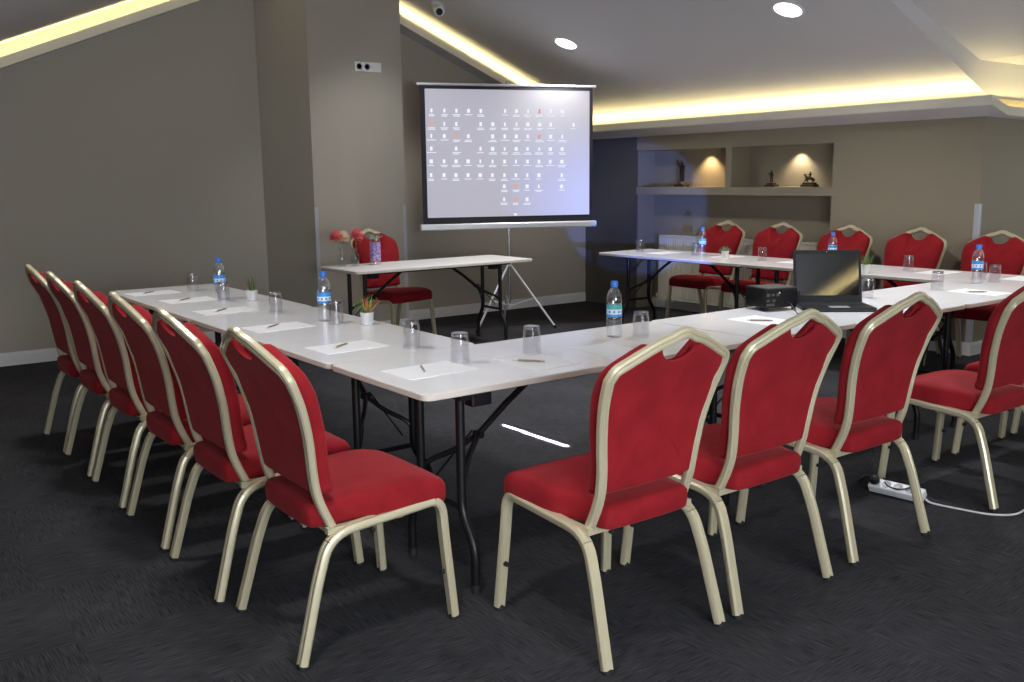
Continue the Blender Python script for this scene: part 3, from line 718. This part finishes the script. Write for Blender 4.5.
for fx, fy in ((4.21, 4.46), (3.47, 4.72), (4.10, 5.14)):
    p = Rz @ Vector((fx-SC.x, fy-SC.y, 0)); a = Vector((0, .045, .63))
    lg = MB().tube([a, (p.x, p.y, .015)], .0105, 10).build('tripod_leg', ALU, t)
    MB().cyl((p.x, p.y, 0), (p.x, p.y, .03), .014, 10).build('rubber_foot', RUBBER, lg)
    m_ = a.lerp(Vector((p.x, p.y, .015)), .56)
    MB().tube([m_, (0, .045, .21)], .006, 8).build('tripod_strut', ALU, t)
MB().cyl((0, .045, .18), (0, .045, .23), .017, 10).build('lower_hub', ALU, t)

# ---------------------------------------------------------------- projector and laptop
t = thing('projector', 'black data projector on the near row, left of the laptop', 'projector', (2.508, .585, .74), math.radians(-14))
bevel(MB().box((0, 0, .068), (.205, .18, .105)).build('projector_body', BLACKP, t, smooth=False), .012, 3)
for x in (-.09, .09): MB().cyl((x, -.07, 0), (x, -.07, .018), .012).build('foot', RUBBER, t)
MB().cyl((0, .08, 0), (0, .08, .018), .012).build('foot', RUBBER, t)
o = MB()
for k, (x, z) in enumerate(((-.09, .085), (-.06, .085), (-.03, .085), (-.09, .055), (-.055, .055))): o.box((x, -.0915, z), (.018, .004, .011 if k % 2 else .014))
o.box((-.075, -.0915, .034), (.05, .004, .012)); o.build('ports', mat('dark port metal', (.10, .10, .11), .4), t)
MB().cyl((-.02, -.090, .095), (-.02, -.093, .095), .004, 10).build('indicator', PLW, t)
o = MB()
for k in range(9): o.box((.02+k*.011, -.0912, .065), (.004, .003, .06))
o.build('vent', RUBBER, t)
MB().lathe([(.03, 0), (.034, .002), (.034, .012), (.026, .014)], 24, (0, 0, 0)).build('lens_ring', GREYP, t).matrix_local = Matrix.Translation((0, .088, .08)) @ Matrix.Rotation(-PI/2, 4, 'X')

na = math.radians(230.5); nh = Vector((math.cos(na), math.sin(na)))          # direction the laptop faces
h = Vector((-nh.y, nh.x))                                                    # to the viewer's right
hR = Vector((2.955, .335)); wl = .36
hc = hR - h*wl/2
# empty at hinge centre, local -y = towards user, local x = viewer's right
t = thing('laptop', 'open black laptop facing the near row chairs, dark screen with a yellow glow', 'laptop', (hc.x, hc.y, .74), math.atan2(h.y, h.x))
bevel(MB().box((0, -.12, .011), (wl, .24, .022)).build('laptop_base', BLACKP, t, smooth=False), .004)
o = MB()
for r_ in range(6):
    for k in range(14): o.box((-wl/2+.03+k*.0235, -.03-r_*.021, .0228), (.018, .016, .002))
o.build('keyboard', RUBBER, t, smooth=False)
MB().box((0, -.20, .0223), (.10, .06, .001)).build('touchpad', GREYP, t, smooth=False)
TILT = math.radians(14.9)
lid = bpy.data.objects.new('laptop_lid', None)
o = MB().box((0, .004, .145), (wl, .008, .285)); lid = bevel(o.build('laptop_lid', BLACKP, t, smooth=False), .003)
lid.location = (0, 0, .018); lid.rotation_euler = (-TILT, 0, 0)
LCD = mat('dark glossy display', (.004, .004, .005), .04, spec=1.0)
LCD.node_tree.nodes['Principled BSDF'].inputs['IOR'].default_value = 1.75
MB().box((0, -.0008, .152), (wl-.030, .0012, .225)).build('display', LCD, lid, smooth=False)
MB().cyl((0, -.0002, .277), (0, -.0014, .277), .003, 10).build('webcam', GREYP, lid)

def cable(name, pts, r, m, lb, cat='cable'):
    o = MB().tube(cr(pts, 8), r, 8).build(name, m); return tag(o, lb, cat)
cable('projector_cable', [(2.49, .488, .79), (2.455, .42, .785), (2.42, .35, .747), (2.45, .30, .7445), (2.52, .30, .7445), (2.535, .36, .7445), (2.549, .424, .750)], .003, BLACKP, 'thin black cable looping on the table between projector and laptop')
cable('power_cable', [(2.60, -.012, .742), (2.61, -.03, .70), (2.63, -.02, .40), (2.66, .03, .10), (2.58, .0, .008), (2.42, -.06, .006), (2.30, -.12, .008), (2.23, -.19, .06), (2.2205, -.2410, .0815)], .0035, BLACKP, 'black cable hanging from table to the power strip on the floor')
t = thing('power_strip', 'white power strip on the carpet under the chairs, black plug in it', 'power strip', (2.268, -.335, .0155)); t.rotation_euler = (math.radians(30), 0, math.radians(-84))
bevel(MB().box((0, 0, .021), (.25, .06, .042)).build('strip_body', PLW, t, smooth=False), .009, 3)
for k in range(4): 
    if k: MB().lathe([(.021, .0415), (.021, .0432), (.018, .0432), (.016, .0425)], 18, (-.098+k*.054, 0, 0)).build('socket', GREYP, t)
o = MB().lathe([(.021, .0), (.023, .008), (.021, .026), (.010, .032)], 16).build('black_plug', BLACKP); tag(o, 'round black plug pushed into the near end socket of the power strip', 'plug')
o.location = (2.2370, -.2397, .0530); o.rotation_euler = (math.radians(30), 0, math.radians(-84))
cable('coiled_cable', [(2.262, -.27, .064), (2.275, -.31, .070), (2.285, -.37, .074), (2.26, -.40, .062), (2.235, -.36, .048), (2.235, -.31, .048), (2.25, -.28, .058)], .003, BLACKP, 'loop of thin black cable lying on top of the power strip')
cable('extension_cord', [(2.281, -.461, .02), (2.287, -.49, .007), (2.31, -.60, .006), (2.345, -.71, .006), (2.42, -.775, .006), (2.525, -.775, .006), (2.61, -.75, .006), (2.68, -.76, .006), (2.72, -.84, .006), (2.80, -.87, .006), (2.92, -.80, .006), (2.94, -.71, .006), (2.86, -.655, .006), (2.78, -.67, .006), (2.74, -.72, .006)], .0045, CORD, 'white extension cord curling over the carpet to the right picture edge')

# ---------------------------------------------------------------- radiator in the recess
t = thing('radiator', 'long cream panel radiator under the display niches, behind the chairs', 'radiator', (XN-.06, 0, 0))
RY0, RY1 = 2.75, 4.74
o = MB(); o.box2((-.10, RY0, .12), (-.085, RY1, .80)); o.box2((-.02, RY0, .12), (-.005, RY1, .80))
n = int((RY1-RY0)/.033)
for k in range(n):
    y = RY0+.02+k*.033; o.box2((-.106, y, .15), (-.10, y+.020, .77))
o.build('panel', RADW, t, smooth=False)
g = MB(); g.box2((-.107, RY0-.002, .80), (.0, RY1+.002, .816)); g.build('top_grille', RADW, t, smooth=False)
s_ = MB(); s_.box2((-.107, RY0-.004, .12), (0, RY0, .80)); s_.box2((-.107, RY1, .12), (0, RY1+.004, .80)); s_.build('side_cover', RADW, t, smooth=False)
v = MB(); v.tube([(-.05, RY1, .16), (-.05, RY1+.06, .16), (-.05, RY1+.06, .02)], .009, 8); v.cyl((-.05, RY1+.03, .16), (-.10, RY1+.03, .16), .018); v.build('valve', WHITE, t)

# ---------------------------------------------------------------- figurines in the niches
def skin(name, verts, edges, radii, m, parent, sub=1):
    me = bpy.data.meshes.new(name); me.from_pydata(verts, edges, []); me.materials.append(m)
    o = bpy.data.objects.new(name, me); COL.objects.link(o); o.parent = parent
    o.modifiers.new('skin', 'SKIN'); sk = me.skin_vertices[0].data if me.skin_vertices else None
    if sk is None:
        import bmesh
        bm = bmesh.new(); bm.from_mesh(me); bm.verts.layers.skin.verify(); bm.to_mesh(me); bm.free(); sk = me.skin_vertices[0].data
    for i, r in enumerate(radii): sk[i].radius = (r, r); 
    sk[0].use_root = True
    s = o.modifiers.new('sub', 'SUBSURF'); s.levels = sub; s.render_levels = sub
    return o
def figure(t, H, z0, arm=0):
    k = H
    V = [(0, 0, .50), (0, 0, .62), (0, 0, .76), (0, 0, .84), (0, 0, .90), (0, 0, .97),
         (0, -.07, .48), (.01, -.08, .26), (0, -.07, .03), (0, .07, .48), (.03, .08, .26), (0, .08, .03),
         (0, -.13, .76), (-.04, -.20, .60), (-.12, -.16, .52 + .25*arm), (0, .13, .76), (-.02, .21, .62+.3*arm), (-.10, .20, .70+.35*arm)]
    Ee = [(0, 1), (1, 2), (2, 3), (3, 4), (4, 5), (0, 6), (6, 7), (7, 8), (0, 9), (9, 10), (10, 11), (2, 12), (12, 13), (13, 14), (2, 15), (15, 16), (16, 17)]
    Rr = [.085, .075, .09, .035, .055, .045, .06, .045, .035, .06, .045, .035, .045, .032, .025, .045, .032, .025]
    return skin('figure', [(a*k, b*k, z0+c_*k) for a, b, c_ in V], Ee, [r*k for r in Rr], BRONZE, t)
t = thing('statuette', 'tall dark bronze statuette at the left end of the niche shelf', 'statuette', (5.93, 4.45, 1.329), group='bronze figurines')
bevel(MB().box((0, 0, .012), (.09, .13, .024)).build('base', BASEW, t, smooth=False), .003); MB().lathe([(.038, .024), (.034, .045), (.03, .05)], 12).build('plinth', BASEW, t)
figure(t, .22, .048, 1)
o = MB(); o.tube([(-.02, .045, .05), (-.022, .048, .25)], .0035, 6); o.build('staff', BRONZE, t)
o = MB(); o.prism([(0.01, -.03), (.03, .0), (.01, .03), (-.005, 0)], .06, .20); o.build('cloak', BRONZE, t)
t = thing('statuette', 'small slim standing bronze statuette in the middle of the right niche', 'statuette', (5.93, 3.29, 1.329), group='bronze figurines')
bevel(MB().box((0, 0, .010), (.08, .115, .020)).build('base', BASEW, t, smooth=False), .003); MB().box((0, 0, .028), (.055, .075, .016)).build('plinth', BASEW, t)
figure(t, .13, .034, 0)
t = thing('horseman_statuette', 'small bronze horse and rider statuette under the right niche light', 'statuette', (5.93, 2.86, 1.329), group='bronze figurines')
bevel(MB().box((0, 0, .011), (.075, .15, .022)).build('base', BASEW, t, smooth=False), .003); bevel(MB().box((0, 0, .031), (.055, .12, .018)).build('plinth', BASEW, t, smooth=False), .003)
Hn = [(0, 0, .075), (0, -.032, .076), (0, .030, .078), (0, .045, .098), (0, .052, .116), (0, .070, .104),
      (-.012, -.036, .058), (-.012, -.044, .048), (-.012, -.038, .030 + .012), (.012, -.036, .058), (.012, -.030, .048), (.012, -.028, .042),
      (-.011, .032, .058), (-.011, .048, .056), (-.011, .050, .043), (.011, .032, .056), (.011, .030, .048), (.011, .032, .042), (0, -.050, .072), (0, -.058, .050)]
He = [(0, 1), (0, 2), (2, 3), (3, 4), (4, 5), (1, 6), (6, 7), (7, 8), (1, 9), (9, 10), (10, 11), (2, 12), (12, 13), (13, 14), (2, 15), (15, 16), (16, 17), (1, 18), (18, 19)]
Hr = [.015, .016, .015, .010, .008, .005, .008, .005, .004, .008, .005, .004, .007, .005, .004, .007, .005, .004, .005, .004]
skin('horse', Hn, He, Hr, BRONZE, t)
skin('rider', [(0, -.002, .093), (0, -.004, .110), (0, -.004, .122), (0, -.004, .130), (0, -.004, .138), (-.016, .006, .088), (-.018, .004, .068), (.016, .006, .088), (.018, .004, .068), (-.012, .006, .112), (-.008, .022, .106), (.012, -.01, .116), (.014, .004, .134)],
     [(0, 1), (1, 2), (2, 3), (3, 4), (0, 5), (5, 6), (0, 7), (7, 8), (1, 9), (9, 10), (1, 11), (11, 12)], [.009, .009, .005, .007, .006, .006, .004, .006, .004, .004, .003, .004, .003], BRONZE, t)
